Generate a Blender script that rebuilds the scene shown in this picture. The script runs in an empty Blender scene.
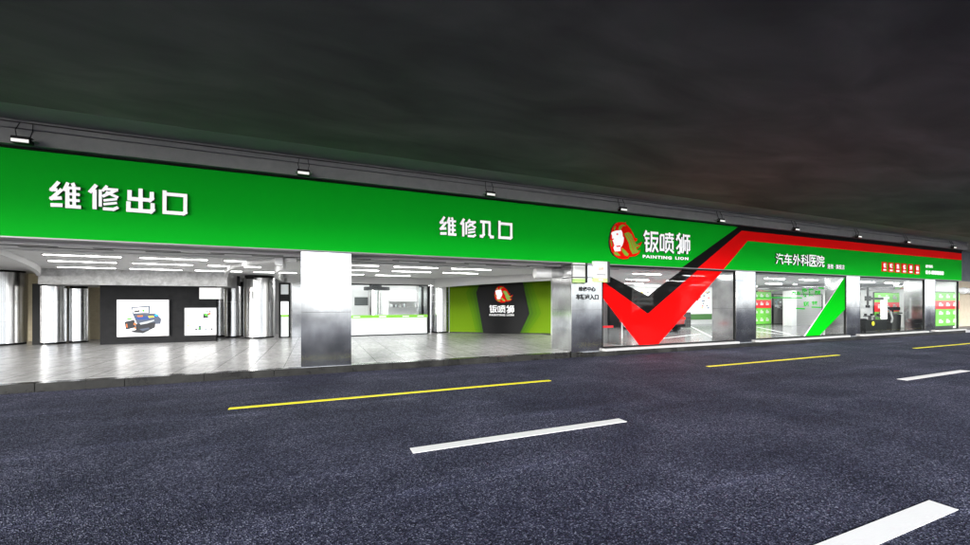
import bpy, bmesh, math, random
from mathutils import Vector
random.seed(4)
sc = bpy.context.scene
R = math.radians

# ------------------------------------------------------------------ camera
CAMH = 1.9
FOC = 400.0                      # focal length in pixels of a 970 wide picture
TH = math.atan(950 / 400)        # angle between view axis and the street direction
HY = 302.5                       # horizon row
cd = bpy.data.cameras.new('camera')
cam = bpy.data.objects.new('camera', cd); sc.collection.objects.link(cam)
cam.location = (0, 0, CAMH)
cam.rotation_euler = (R(90), 0, -(math.pi / 2 - TH))
cd.sensor_width = 36; cd.lens = 36 * FOC / 970
cd.shift_y = (HY - 272.5) / 970
cd.clip_end = 600; cd.clip_start = .05
sc.camera = cam

# ------------------------------------------------------------------ light
SUN_EL, SUN_AZ = 9.6, -50          # low, behind the camera, under the edge of the deck
w = bpy.data.worlds.new('World'); sc.world = w; w.use_nodes = True
nt = w.node_tree
bg = nt.nodes['Background']
sky = nt.nodes.new('ShaderNodeTexSky'); sky.sky_type = 'NISHITA'; sky.sun_disc = False
sky.sun_elevation = R(SUN_EL); sky.sun_rotation = R(180 - SUN_AZ)
sky.air_density = .6; sky.dust_density = .3; sky.ozone_density = 3
hs = nt.nodes.new('ShaderNodeHueSaturation'); hs.inputs['Saturation'].default_value = .2
nt.links.new(sky.outputs[0], hs.inputs['Color']); nt.links.new(hs.outputs[0], bg.inputs[0]); bg.inputs[1].default_value = .15
sd = bpy.data.lights.new('sun', 'SUN'); sd.energy = 2.0; sd.angle = R(11); sd.color = (1, .97, .93)
sun = bpy.data.objects.new('sun', sd); sc.collection.objects.link(sun)
sun.rotation_euler = (R(90 - SUN_EL), 0, R(SUN_AZ))
sc.view_settings.view_transform = 'Standard'; sc.view_settings.look = 'None'
sc.view_settings.gamma = 1; sc.view_settings.exposure = 2.38
sc.cycles.use_denoising = True
sc.cycles.max_bounces = 10; sc.cycles.transparent_max_bounces = 16
sc.cycles.sample_clamp_indirect = 4
sc.cycles.caustics_reflective = False; sc.cycles.caustics_refractive = False

# ------------------------------------------------------------------ places
ST, CT = math.sin(TH), math.cos(TH)
def at(x, y, D):                 # a pixel of the 970x545 photograph, on the vertical plane Y = D
    u = (x - 485) / FOC
    z = D / (ST - u * CT)
    return Vector((z * (CT + u * ST), D, CAMH + (HY - y) / FOC * z))
def sx(x, D): return at(x, 300, D).x

FY = 11.56                       # front plane of the pillars
FLOOR = .19
SIGN0, SIGN1 = 3.28, 5.11
SY = 11.50                       # front of the sign board

# ------------------------------------------------------------------ materials
MATS = {}
def mat(name, col, rough=.5, metal=0, emit=0, alpha=1, spec=.5, coat=0):
    if name in MATS: return MATS[name]
    m = bpy.data.materials.new(name); m.use_nodes = True
    b = m.node_tree.nodes['Principled BSDF']
    b.inputs['Base Color'].default_value = (*col, 1)
    b.inputs['Roughness'].default_value = rough
    b.inputs['Metallic'].default_value = metal
    b.inputs['Specular IOR Level'].default_value = spec
    b.inputs['Coat Weight'].default_value = coat
    b.inputs['Alpha'].default_value = alpha
    if emit:
        b.inputs['Emission Color'].default_value = (*col, 1)
        b.inputs['Emission Strength'].default_value = emit
    MATS[name] = m
    return m
def nodes(m):
    t = m.node_tree
    return t, t.nodes['Principled BSDF']
def N(t, k, **kw):
    n = t.nodes.new(k)
    for a, v in kw.items():
        if a.startswith('i_'):
            n.inputs[a[2:].replace('_', ' ')].default_value = v
        else: setattr(n, a, v)
    return n
def coords(t, scale=(1, 1, 1)):
    c = N(t, 'ShaderNodeTexCoord'); mp = N(t, 'ShaderNodeMapping')
    mp.inputs['Scale'].default_value = scale
    t.links.new(c.outputs['Object'], mp.inputs['Vector'])
    return mp.outputs[0]
def noise(t, vec, scale, detail=4, rough=.55, dist=0):
    n = N(t, 'ShaderNodeTexNoise'); n.inputs['Scale'].default_value = scale
    n.inputs['Detail'].default_value = detail; n.inputs['Roughness'].default_value = rough
    n.inputs['Distortion'].default_value = dist
    t.links.new(vec, n.inputs['Vector']); return n.outputs['Fac']
def ramp(t, fac, stops):
    r = N(t, 'ShaderNodeValToRGB'); e = r.color_ramp.elements
    while len(e) < len(stops): e.new(.5)
    for k, (p, c) in enumerate(stops):
        e[k].position = p; e[k].color = (*c, 1) if len(c) == 3 else c
    t.links.new(fac, r.inputs[0]); return r.outputs[0]
def g(v): return (v, v, v)
def mixc(t, fac, a, b, mode='MIX'):
    m = N(t, 'ShaderNodeMix'); m.data_type = 'RGBA'; m.blend_type = mode
    if isinstance(fac, (int, float)): m.inputs[0].default_value = fac
    else: t.links.new(fac, m.inputs[0])
    for s, v in ((6, a), (7, b)):
        if isinstance(v, tuple): m.inputs[s].default_value = (*v, 1)
        else: t.links.new(v, m.inputs[s])
    return m.outputs[2]
def bump(t, b, h, strength, dist=.01):
    n = N(t, 'ShaderNodeBump'); n.inputs['Strength'].default_value = strength
    n.inputs['Distance'].default_value = dist
    t.links.new(h, n.inputs['Height']); t.links.new(n.outputs[0], b.inputs['Normal'])

def m_asphalt():
    m = mat('asphalt', (.06, .06, .08), .8); t, b = nodes(m)
    v = coords(t)
    vo = N(t, 'ShaderNodeTexVoronoi'); vo.inputs['Scale'].default_value = 78; t.links.new(v, vo.inputs['Vector'])
    sep = N(t, 'ShaderNodeSeparateColor'); t.links.new(vo.outputs['Color'], sep.inputs[0])
    grain = ramp(t, sep.outputs[0], [(0, (.008, .0085, .019)), (.4, (.031, .033, .060)), (.8, (.068, .072, .118)), (1, (.21, .22, .30))])
    fine = ramp(t, noise(t, v, 130, 2, .7), [(.3, g(.45)), (.7, g(1.5))])
    big = ramp(t, noise(t, v, .55, 5, .6, .6), [(.3, (.62, .62, .68)), (.5, g(.98)), (.72, (1.6, 1.57, 1.5))])
    v2 = coords(t, (.25, 2.2, 1))
    streak = ramp(t, noise(t, v2, .9, 6, .65, .3), [(.35, g(.8)), (.58, g(1.0)), (.75, g(1.9))])
    c = mixc(t, 1.0, grain, fine, 'MULTIPLY'); c = mixc(t, 1.0, c, big, 'MULTIPLY'); c = mixc(t, 1.0, c, streak, 'MULTIPLY')
    t.links.new(c, b.inputs['Base Color'])
    b.inputs['Specular IOR Level'].default_value = .12
    bump(t, b, vo.outputs['Distance'], .9, .012)
    return m
def m_paint(name, col):
    m = mat(name, col, .6); t, b = nodes(m); v = coords(t)
    c = ramp(t, noise(t, v, 38, 5, .75), [(.24, tuple(.8 * x for x in col)), (.3, col), (.7, col)])
    t.links.new(c, b.inputs['Base Color']); bump(t, b, noise(t, v, 60, 2), .25, .004)
    return m
def m_deck():
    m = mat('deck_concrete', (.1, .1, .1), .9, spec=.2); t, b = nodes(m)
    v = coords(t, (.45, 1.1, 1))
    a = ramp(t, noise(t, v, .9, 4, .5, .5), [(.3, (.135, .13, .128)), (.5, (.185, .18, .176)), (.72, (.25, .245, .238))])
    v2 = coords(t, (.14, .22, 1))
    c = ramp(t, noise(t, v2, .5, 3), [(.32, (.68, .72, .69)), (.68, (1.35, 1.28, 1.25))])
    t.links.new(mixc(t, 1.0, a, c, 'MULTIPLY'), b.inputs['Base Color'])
    return m
def m_steel(name='brushed_steel', base=.62, rough=.27, vert=False):
    m = mat(name, g(base), rough, 1); t, b = nodes(m)
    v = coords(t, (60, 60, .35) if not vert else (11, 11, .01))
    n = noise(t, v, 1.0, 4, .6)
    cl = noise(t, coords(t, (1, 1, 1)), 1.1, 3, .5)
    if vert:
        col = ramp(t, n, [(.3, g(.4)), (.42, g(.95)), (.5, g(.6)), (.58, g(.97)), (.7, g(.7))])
    else:
        col = mixc(t, 1.0, ramp(t, n, [(.25, g(base * .9)), (.75, g(base * 1.08))]), ramp(t, cl, [(.36, (.72, .725, .735)), (.5, g(1.0)), (.64, g(1.3))]), 'MULTIPLY')
    t.links.new(col, b.inputs['Base Color'])
    rr = N(t, 'ShaderNodeMapRange'); rr.inputs['To Min'].default_value = rough - .03; rr.inputs['To Max'].default_value = rough + .06
    t.links.new(cl, rr.inputs['Value']); t.links.new(rr.outputs[0], b.inputs['Roughness'])
    return m
def m_tile():
    m = mat('polished_tile', g(.6), .27, spec=.3); t, b = nodes(m)
    v = coords(t)
    br = N(t, 'ShaderNodeTexBrick'); br.offset = 0
    for k, val in (('Scale', 1), ('Mortar Size', .009), ('Brick Width', .8), ('Row Height', .8)): br.inputs[k].default_value = val
    br.inputs['Color1'].default_value = (.50, .498, .495, 1); br.inputs['Color2'].default_value = (.57, .568, .565, 1)
    br.inputs['Mortar'].default_value = (.1, .1, .1, 1)
    t.links.new(v, br.inputs['Vector'])
    n = ramp(t, noise(t, coords(t, (2.5, .8, 1)), 3, 6, .7, .6), [(.3, g(.72)), (.7, g(1.12))])
    t.links.new(mixc(t, 1.0, br.outputs['Color'], n, 'MULTIPLY'), b.inputs['Base Color'])
    return m
def m_speckle(name, c0, c1, scale, rough=.5, spec=.5):
    m = mat(name, c0, rough, spec=spec); t, b = nodes(m)
    n = noise(t, coords(t), scale, 6, .7, .4)
    t.links.new(ramp(t, n, [(.3, c0), (.7, c1)]), b.inputs['Base Color'])
    return m
def m_glass():
    m = bpy.data.materials.new('shop_glass'); m.use_nodes = True; t = m.node_tree; t.nodes.clear()
    o = N(t, 'ShaderNodeOutputMaterial'); tr = N(t, 'ShaderNodeBsdfTransparent'); gl = N(t, 'ShaderNodeBsdfGlossy')
    tr.inputs[0].default_value = (.93, .95, .94, 1); gl.inputs['Roughness'].default_value = .02
    mx = N(t, 'ShaderNodeMixShader')
    pw = N(t, 'ShaderNodeMath', operation='POWER'); lw = N(t, 'ShaderNodeLayerWeight'); lw.inputs[0].default_value = .5
    t.links.new(lw.outputs['Facing'], pw.inputs[0]); pw.inputs[1].default_value = 4
    sc_ = N(t, 'ShaderNodeMath', operation='MULTIPLY_ADD'); t.links.new(pw.outputs[0], sc_.inputs[0]); sc_.inputs[1].default_value = .2; sc_.inputs[2].default_value = .015
    t.links.new(sc_.outputs[0], mx.inputs[0]); t.links.new(tr.outputs[0], mx.inputs[1]); t.links.new(gl.outputs[0], mx.inputs[2])
    t.links.new(mx.outputs[0], o.inputs[0]); return m

M_ASPH = m_asphalt(); M_YEL = m_paint('yellow_road_paint', (.95, .86, .01)); M_WHI = m_paint('white_road_paint', (.95, .95, .95))
M_DECK = m_deck()
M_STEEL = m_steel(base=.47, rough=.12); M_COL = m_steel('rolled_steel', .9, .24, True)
M_TILE = m_tile()
M_GRAN = m_speckle('black_granite', (.005, .005, .005), (.03, .03, .028), 1.2, .2)
M_CONC = m_speckle('beam_paint', (.20, .203, .21), (.26, .26, .265), 2.5, .7)
M_LITBAND = m_speckle('soffit_lit_band', (.25, .248, .246), (.31, .307, .303), 1.0, .8)  # lighter than the deck concrete: light along the beam put into the colour
M_CEIL = m_speckle('ceiling_board', g(.64), g(.7), 3, .7)
M_MARB = m_speckle('ceiling_marble', (.35, .35, .35), (.75, .75, .75), 4, .45)
M_BEIGE = m_speckle('beige_wallpaper', (.42, .36, .24), (.52, .46, .32), 6, .8)
M_DARKW = m_speckle('charcoal_panel', (.012, .012, .013), (.022, .022, .023), 3, .7, .15)
M_WSHOP = m_speckle('workshop_floor', (.20, .2, .205), (.33, .33, .335), .8, .18)
M_WHITE = mat('white_paint', g(.82), .55)
M_WGLOSS = mat('white_gloss', g(.82), .2)
M_BLACK = mat('black_metal', g(.008), .5, spec=.15)
M_DGREY = mat('dark_grey_metal', g(.06), .4, .3)
M_GREY = mat('grey_metal', g(.3), .4, .4)
M_GREEN = mat('sign_green', (.002, .47, .018), .7, spec=.05)
M_RED = mat('sign_red', (.95, .004, .004), .7, spec=.05)
M_SBLACK = mat('sign_black', g(.006), .7, spec=.08)
M_LETTER = mat('letter_white', g(.9), .4, emit=.1)
M_LSIDE = mat('letter_side', g(.03), .4)
M_LRED = mat('emblem_red', (.95, .008, .002), .7, spec=.04)
M_LGRN = mat('emblem_green', (.28, .52, .01), .4)
M_STRIP = mat('strip_lamp', (1, .99, .97), .5, emit=6)
M_STRIPW = mat('workshop_lamp', (1, 1, 1), .5, emit=27)
M_LAMP = mat('floodlamp_face', (.9, .88, .85), .4, emit=.15)
M_BOX = mat('lightbox_white', (1, 1, 1), .4, emit=.18)
M_GLASS = m_glass()
M_DRED = mat('decal_red', (.95, .002, .002), .7, alpha=.88, spec=.03)
M_DGRN = mat('decal_green', (.0, .36, .005), .7, alpha=.975, spec=.03)
M_DBLK = mat('decal_black', g(.006), .7, alpha=.84, spec=.05)
M_LIME = mat('lime_paint', (.10, .19, .006), .8, spec=.05)
M_LIMEB = mat('lime_stripe', (.22, .6, .04), .45)
M_FROST = mat('frosted_panel', (.72, .76, .78), .25)
M_PGREEN = mat('poster_green', (.16, .55, .07), .4, emit=.1)
M_PRED = mat('poster_red', (.85, .02, .03), .4, emit=.12)
M_BLUEW = m_speckle('blue_grey_wall', (.11, .13, .155), (.16, .18, .2), 1.5, .8)
M_TAN = m_speckle('tan_wall', (.40, .34, .26), (.5, .44, .34), 2, .8)

# ------------------------------------------------------------------ mesh helpers
class MB:
    def __init__(s): s.v = []; s.f = []; s.mi = []
    def face(s, pts, mi=0):
        k = len(s.v); s.v += [tuple(p) for p in pts]; s.f.append(tuple(range(k, k + len(pts)))); s.mi.append(mi)
    def box(s, x0, x1, y0, y1, z0, z1, mi=0):
        if x0 > x1: x0, x1 = x1, x0
        if y0 > y1: y0, y1 = y1, y0
        if z0 > z1: z0, z1 = z1, z0
        k = len(s.v)
        s.v += [(x0,y0,z0),(x1,y0,z0),(x1,y1,z0),(x0,y1,z0),(x0,y0,z1),(x1,y0,z1),(x1,y1,z1),(x0,y1,z1)]
        for q in ((0,3,2,1),(4,5,6,7),(0,1,5,4),(1,2,6,5),(2,3,7,6),(3,0,4,7)):
            s.f.append(tuple(k + i for i in q)); s.mi.append(mi)
        return s
    def prism(s, pts, y0, y1, mi=0, side=None):     # polygon in X,Z pushed through Y
        side = mi if side is None else side
        a = sum(p[0]*q[1]-q[0]*p[1] for p, q in zip(pts, pts[1:]+pts[:1]))
        if a < 0: pts = pts[::-1]
        n = len(pts); k = len(s.v)
        s.v += [(p[0], y0, p[1]) for p in pts] + [(p[0], y1, p[1]) for p in pts]
        s.f.append(tuple(range(k, k+n))); s.mi.append(mi)
        s.f.append(tuple(range(k+2*n-1, k+n-1, -1))); s.mi.append(side)
        for i in range(n):
            j = (i+1) % n; s.f.append((k+i, k+n+i, k+n+j, k+j)); s.mi.append(side)
        return s
    def plan(s, pts, z0, z1, mi=0):                  # polygon in X,Y raised through Z
        n = len(pts); k = len(s.v)
        s.v += [(p[0], p[1], z0) for p in pts] + [(p[0], p[1], z1) for p in pts]
        s.f.append(tuple(range(k+n-1, k-1, -1))); s.mi.append(mi)
        s.f.append(tuple(range(k+n, k+2*n))); s.mi.append(mi)
        for i in range(n):
            j = (i+1) % n; s.f.append((k+i, k+j, k+n+j, k+n+i)); s.mi.append(mi)
        return s
    def cyl(s, p0, p1, r0, r1=None, n=24, mi=0, cap=True):
        r1 = r0 if r1 is None else r1
        p0, p1 = Vector(p0), Vector(p1); d = (p1 - p0).normalized()
        a = d.orthogonal().normalized(); b = d.cross(a); k = len(s.v)
        for p, r in ((p0, r0), (p1, r1)):
            for i in range(n):
                t = 2*math.pi*i/n; s.v.append(tuple(p + (a*math.cos(t) + b*math.sin(t))*r))
        for i in range(n):
            j = (i+1) % n; s.f.append((k+i, k+j, k+n+j, k+n+i)); s.mi.append(mi)
        if cap:
            s.f.append(tuple(range(k+n-1, k-1, -1))); s.mi.append(mi)
            s.f.append(tuple(range(k+n, k+2*n))); s.mi.append(mi)
        return s
    def tube(s, pts, r, n=8, mi=0):
        for p, q in zip(pts, pts[1:]): s.cyl(p, q, r, n=n, mi=mi)
        return s
    def build(s, name, m, parent=None, bevel=0, smooth=False):
        me = bpy.data.meshes.new(name); me.from_pydata(s.v, [], s.f)
        ms = m if isinstance(m, (list, tuple)) else [m]
        for x in ms: me.materials.append(x)
        for p, i in zip(me.polygons, s.mi): p.material_index = min(i, len(ms)-1)
        bm = bmesh.new(); bm.from_mesh(me)
        if bevel:
            bmesh.ops.bevel(bm, geom=bm.edges[:], offset=bevel, segments=2, affect='EDGES', clamp_overlap=True)
        bmesh.ops.recalc_face_normals(bm, faces=bm.faces[:])
        bm.to_mesh(me); bm.free()
        if smooth:
            for p in me.polygons: p.use_smooth = True
            me.set_sharp_from_angle(angle=R(40))
        o = bpy.data.objects.new(name, me); sc.collection.objects.link(o)
        if parent:
            o.parent = parent
            if parent.get('_loc') or parent.location.length:
                o.matrix_parent_inverse = parent_inv(parent)
        return o
def world_loc(p):
    v = Vector(p.location)
    while p.parent: p = p.parent
    return v
def parent_inv(p):
    from mathutils import Matrix
    return Matrix.Translation(-Vector(p.location)) if not p.parent else Matrix.Identity(4)
def tag(o, label, cat, group=None):
    o['label'] = label; o['category'] = cat
    if group: o['group'] = group
    return o
def thing(name, label, cat, loc=(0, 0, 0), group=None):
    o = bpy.data.objects.new(name, None); sc.collection.objects.link(o); o.location = loc
    o.empty_display_size = .2
    return tag(o, label, cat, group)
def struct(o): o['kind'] = 'structure'; return o
def bx(name, m, parent, *a, bevel=0): return MB().box(*a).build(name, m, parent, bevel)

def text_mesh(name, body, size, m, parent, x, z, y, depth=.03, bold=0, align='LEFT', space=1, ry=0, sxs=1):
    cu = bpy.data.curves.new(name, 'FONT'); cu.body = body; cu.size = size; cu.extrude = depth/2; cu.offset = bold
    cu.align_x = align; cu.space_character = space; cu.resolution_u = 3
    o = bpy.data.objects.new(name + '_curve', cu); sc.collection.objects.link(o)
    dg = bpy.context.evaluated_depsgraph_get(); dg.update()
    me = bpy.data.meshes.new_from_object(o.evaluated_get(dg))
    bpy.data.objects.remove(o); bpy.data.curves.remove(cu)
    me.name = name
    me.materials.clear(); me.materials.append(m); me.materials.append(M_LSIDE)
    for p in me.polygons: p.material_index = 0 if abs(p.normal.z) > .7 else 1
    if depth < .012:
        for p in me.polygons: p.material_index = 0
    for v in me.vertices:
        a, b, c = v.co; a *= sxs
        if ry: v.co = (x + a*math.cos(ry), y - c*math.cos(ry) + a*math.sin(ry), z + b)
        else: v.co = (x + a, y - c, z + b)
    o = bpy.data.objects.new(name, me); sc.collection.objects.link(o)
    if parent: o.parent = parent; o.matrix_parent_inverse = parent_inv(parent)
    return o

# stroke-built characters, drawn in a 100 x 100 box: (width, points)
G = {
'wei': [(13,[(30,100),(8,68),(26,68)]),(13,[(40,72),(8,34),(40,38)]),(14,[(4,8),(42,10)]),(12,[(60,100),(46,66)]),(14,[(58,80),(58,0)]),
        (13,[(74,100),(80,86)]),(11,[(55,80),(100,80)]),(11,[(58,56),(98,56)]),(11,[(58,32),(98,32)]),(13,[(58,7),(102,7)]),(12,[(80,82),(80,7)])],
'xiu': [(14,[(26,100),(3,66)]),(14,[(20,80),(20,0)]),(11,[(39,82),(39,12)]),(11,[(62,100),(46,76)]),(11,[(52,86),(100,86)]),(12,[(92,84),(46,54)]),
        (11,[(58,74),(100,54)]),(10,[(96,48),(50,38)]),(10,[(96,32),(50,22)]),(12,[(100,14),(84,4),(48,4)])],
'chu': [(16,[(50,102),(50,8)]),(16,[(10,92),(10,56),(84,56),(92,64),(92,92)]),(16,[(6,44),(6,8),(88,8),(95,16),(95,44)])],
'kou': [(16,[(8,92),(92,92),(92,14),(84,8),(8,8),(8,100)])],
'ru':  [(15,[(4,92),(76,92)]),(16,[(28,92),(28,18),(18,7),(2,7)]),(16,[(70,92),(70,20),(80,7),(100,7)])],
'ban': [(12,[(20,102),(4,74)]),(11,[(14,88),(42,88)]),(10,[(8,66),(40,66)]),(12,[(20,70),(20,6),(42,16)]),(10,[(6,42),(40,42)]),
        (12,[(46,94),(100,94)]),(12,[(53,94),(53,40),(44,2)]),(11,[(56,68),(94,68),(90,50),(58,2)]),(12,[(64,48),(98,4)])],
'pen': [(11,[(5,86),(5,14),(28,14),(28,86),(5,86)]),(10,[(38,92),(100,92)]),(11,[(69,102),(69,72)]),(9,[(36,74),(102,74)]),(9,[(52,82),(52,60)]),(9,[(86,82),(86,60)]),
        (11,[(44,18),(44,56),(93,56),(93,18)]),(11,[(68,46),(66,24),(38,2)]),(11,[(74,18),(100,2)])],
'shi': [(12,[(30,102),(4,66)]),(12,[(8,92),(32,66),(32,14),(26,4),(12,4)]),(11,[(30,46),(4,22)]),(10,[(44,84),(44,34),(38,4)]),(10,[(56,100),(56,24),(50,2)]),
        (11,[(62,92),(104,92)]),(10,[(67,14),(67,66),(100,66),(100,24),(92,18)]),(12,[(83,92),(83,0)])],
}
def glyph(name, key, x0, x1, z0, z1, y, parent, depth=.07, m=None):
    b = MB(); sxx, szz = (x1-x0)/100, (z1-z0)/100; k = 0
    for wd, pts in G[key]:
        for (a, c) in zip(pts, pts[1:]):
            d = Vector((c[0]-a[0], c[1]-a[1])); d.normalize(); n = Vector((-d.y, d.x)) * wd/2
            e = d * wd/2
            inner0 = e if a is not pts[0] else Vector((0, 0)); inner1 = e if c is not pts[-1] else Vector((0, 0))
            if key == 'kou': inner0 = inner1 = e * .98
            A = Vector(a) - inner0; B = Vector(c) + inner1
            q = [A+n, B+n, B-n, A-n]
            b.prism([(x0 + p.x*sxx, z0 + p.y*szz) for p in q], y - depth - k*.0006, y, 0, 1); k += 1
    return b.build(name, [m or M_LETTER, M_LSIDE], parent)

# lion emblem in its own pixels (0..320 wide, 0..370 high, y down)
E_RED = [(160,0),(145,10),(120,2),(80,5),(50,25),(25,60),(15,100),(5,145),(0,190),(5,240),(20,290),(45,325),(85,350),(130,362),(185,355),(190,338),(250,332),(285,308),(298,272),(275,277),(258,268),(295,238),(315,192),(290,205),(262,220),(240,202),(268,178),(270,162),(245,155),(230,115),(205,70),(170,30),(155,20)]
E_WHITE = [(30,95),(60,85),(110,80),(122,105),(125,140),(136,154),(132,195),(120,230),(104,250),(105,282),(50,286),(36,250),(46,230),(38,200),(24,170),(24,135),(14,110)]
E_GREEN = [[(35,70),(55,35),(60,50),(50,80)], [(85,70),(95,40),(125,25),(160,38),(125,45),(105,78)],
           [(140,115),(180,100),(212,122),(232,172),(258,216),(288,225),(296,234),(255,246),(262,274),(286,282),(270,300),(222,312),(196,262),(182,200),(156,145)],
           [(118,250),(150,275),(182,310),(176,333),(146,322),(122,288)], [(38,292),(72,294),(106,325),(80,330),(50,317)], [(6,182),(16,176),(26,232),(20,242)]]
E_LINES = [[(160,120),(200,180),(222,250),(240,290)], [(180,112),(225,180),(250,240)]]
def emblem(parent, f, y0, dep, m=(None,)):
    # f(px, py) -> world X, Z
    o1 = MB().prism([f(*p) for p in E_RED], y0 - dep, y0, 0, 1).build('emblem', [M_LRED, M_LSIDE], parent)
    o1['label'] = 'red lion head emblem with green flowing mane and white face'
    for q in E_GREEN: MB().prism([f(*p) for p in q], y0 - dep - .006, y0 - dep + .004).build('mane_strand', M_LGRN, o1)
    for L in E_LINES:
        b = MB()
        for p, q in zip(L, L[1:]):
            b.prism([f(p[0]-1.8, p[1]), f(p[0]+1.8, p[1]), f(q[0]+1.8, q[1]), f(q[0]-1.8, q[1])], y0 - dep - .010, y0 - dep - .004)
        b.build('mane_line', M_LRED, o1)
    MB().prism([f(*p) for p in E_WHITE], y0 - dep - .012, y0 - dep + .004).build('face', M_LETTER, o1)
    b = MB(); b2 = MB(); b3 = MB()
    b.prism([f(72+9*math.cos(k), 120+8*math.sin(k)) for k in [i*math.pi/5 for i in range(10)]], y0 - dep - .018, y0 - dep - .010)
    b2.prism([f(60,232), f(98,228), f(106,240), f(70,244)], y0 - dep - .018, y0 - dep - .010)
    b3.prism([f(14,168), f(34,160), f(38,170), f(22,178)], y0 - dep - .018, y0 - dep - .010)
    b.build('eye', M_LRED, o1); b2.build('mouth', M_LRED, o1); b3.build('nose', M_LRED, o1)
    return o1

# ------------------------------------------------------------------ large structure
def sheet(name, m, x0, x1, y0, y1, z, cell=None):
    b = MB(); b.face([(x0,y0,z),(x1,y0,z),(x1,y1,z),(x0,y1,z)]); return struct(b.build(name, m))
road = sheet('road', M_ASPH, -120, 300, -160, 60, 0)
marks = []
def dash(x0, x1, yc, wd, m):
    b = MB(); b.box(x0, x1, yc-wd/2, yc+wd/2, .001, .005)
    o = b.build('lane_marking', m); struct(o); return o
for k in range(-3, 9):
    dash(-1.45 + 12.15*k, 5.25 + 12.15*k, 8.38, .13, M_YEL)
w0 = at(413, 452, 1)
for k in range(-3, 9):
    dash(1.12 + 12.15*k, 4.56 + 12.15*k, 5.09, .19, M_WHI)
for k in range(-3, 9):
    dash(1.98 + 12.15*k, 5.42 + 12.15*k, 1.79, .19, M_WHI)

# overhead deck above the carriageway
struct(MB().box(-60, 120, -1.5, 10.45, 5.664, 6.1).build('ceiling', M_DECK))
struct(MB().box(-60, 120, 10.45, 14.2, 5.66, 6.1).build('ceiling_lit_band', M_LITBAND))  # flush with the deck; its paler colour paints the light along the beam
XE = at(961.6, 300, SY).x        # right end of the shop
# concrete beam above the sign, in two steps
struct(MB().box(-60, XE + .2, 11.30, 12.2, 5.49, 5.657).box(-60, XE + .2, 11.36, 12.2, 5.445, 5.488).box(-60, XE+.2, 11.32, 12.2, SIGN1+.05, 5.443).build('beam', M_CONC))
struct(MB().box(-60, XE + .2, 11.9, 12.2, SIGN0+.02, SIGN1+.04).build('upper_wall', M_CONC))

# kerb and floors
XW = at(602, 300, FY).x          # first shop window starts here
k1 = MB()
for i in range(24):
    k1.box(-28 + 1.5*i + .003, -28 + 1.5*(i+1) - .003, 11.50, 11.80, -.05, FLOOR - .002) if -28+1.5*(i+1) < XW else None
k1.box(-28 + 1.5*24, XW, 11.50, 11.80, -.05, FLOOR-.002) if False else None
struct(k1.build('kerb', M_GRAN, bevel=.006))
struct(MB().box(XW-.9, XE + .3, 11.42, 11.80, -.05, .17).build('shopfront_kerb', M_GRAN))
struct(MB().box(XW+.02, sx(736, FY)-.02, 11.38, 11.86, .172, .255).box(sx(755.5, FY)+.02, sx(846.5, FY)-.02, 11.38, 11.86, .172, .255).box(sx(860, FY)+.02, sx(925, FY)-.02, 11.38, 11.86, .172, .255).box(sx(935.3, FY)+.02, XE+.3, 11.38, 11.86, .172, .255).build('sill', mat('pale_stone', g(.33), .4), bevel=.006))
struct(MB().box(-30, 11.2, 11.81, 28.4, -.05, FLOOR).build('floor', M_TILE))
struct(MB().box(11.2, XE+.2, 11.87, 28.4, -.05, FLOOR).build('workshop_floor', M_WSHOP))

# interior ceiling
H = 3.2
struct(MB().box(-30, XE, 12.21, 28.4, H, H+.3).build('ceiling', M_CEIL))
struct(MB().box(-30, XE, 11.61, 12.20, SIGN0-.02, SIGN0+.015).build('ceiling_edge', mat('edge_grey', g(.22), .5)))
# walls of the room
struct(MB().box(-30, XE, 28.4, 28.6, 0, H).build('wall', M_WHITE))
struct(MB().box(-30.2, -30, 11.6, 28.6, 0, H).build('wall', M_WHITE))
struct(MB().box(XE-.16, XE, 11.62, 28.6, 0, SIGN1).build('wall', M_WHITE))
struct(MB().box(-25, -7.2, 24.2, 24.4, FLOOR, H).build('wall', M_BEIGE))
struct(MB().box(-4.0, .4, 24.6, 24.8, FLOOR, H).build('wall', mat('pale_grey_wall', g(.6), .6)))

# ------------------------------------------------------------------ sign
sign = thing('shop_sign', 'long green fascia sign with white lettering, lion emblem and a bent red and black stripe', 'sign', (8, SY, SIGN0))
XL = -24
bx('panel', M_GREEN, sign, XL, XE, SY, 11.62, SIGN0, SIGN1)
bx('trim', M_SBLACK, sign, XL-.02, XE+.02, SY-.05, 11.63, SIGN1+.001, SIGN1+.045)
MB().box(XL, XE, SY-.012, SY-.001, SIGN0-.03, SIGN0+.0).build('lower_trim', M_GREY, sign)
def S(x, y, D=None): p = at(x, y, D or SY); return (p.x, p.z)
sl = (SIGN1 - SIGN0)
# bent stripes: foot points on the sign bottom, knee on the sign top
bA = (S(682, 269)[0], SIGN0); bB = (S(697.5, 269)[0], SIGN0); kB = (S(744, 232)[0], SIGN1 - .0)
bR = (S(723.5, 271)[0], SIGN0); 
kT = S(741.5, 234.2); kR = S(747.5, 243)
zr1 = SIGN1 - .14; zr0 = zr1 - .42
MB().prism([bA, (S(738, 231)[0], SIGN1), (XE, SIGN1), (XE, zr1), (kT[0], zr1), bB], SY-.006, SY-.001).build('black_stripe', M_SBLACK, sign)
MB().prism([bB, (kT[0], zr1), (XE, zr1), (XE, zr0), (kR[0], zr0), bR], SY-.006, SY-.001).build('red_stripe', M_RED, sign)

def word(keys, boxes, parent, y=SY):
    for k, (a, b_, t, bo) in zip(keys, boxes):
        p0 = at(a, bo, y); p1 = at(b_, t, y)
        glyph('letter', k, p0.x, p1.x, p0.z, p1.z, y-.002, parent, .06)
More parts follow.
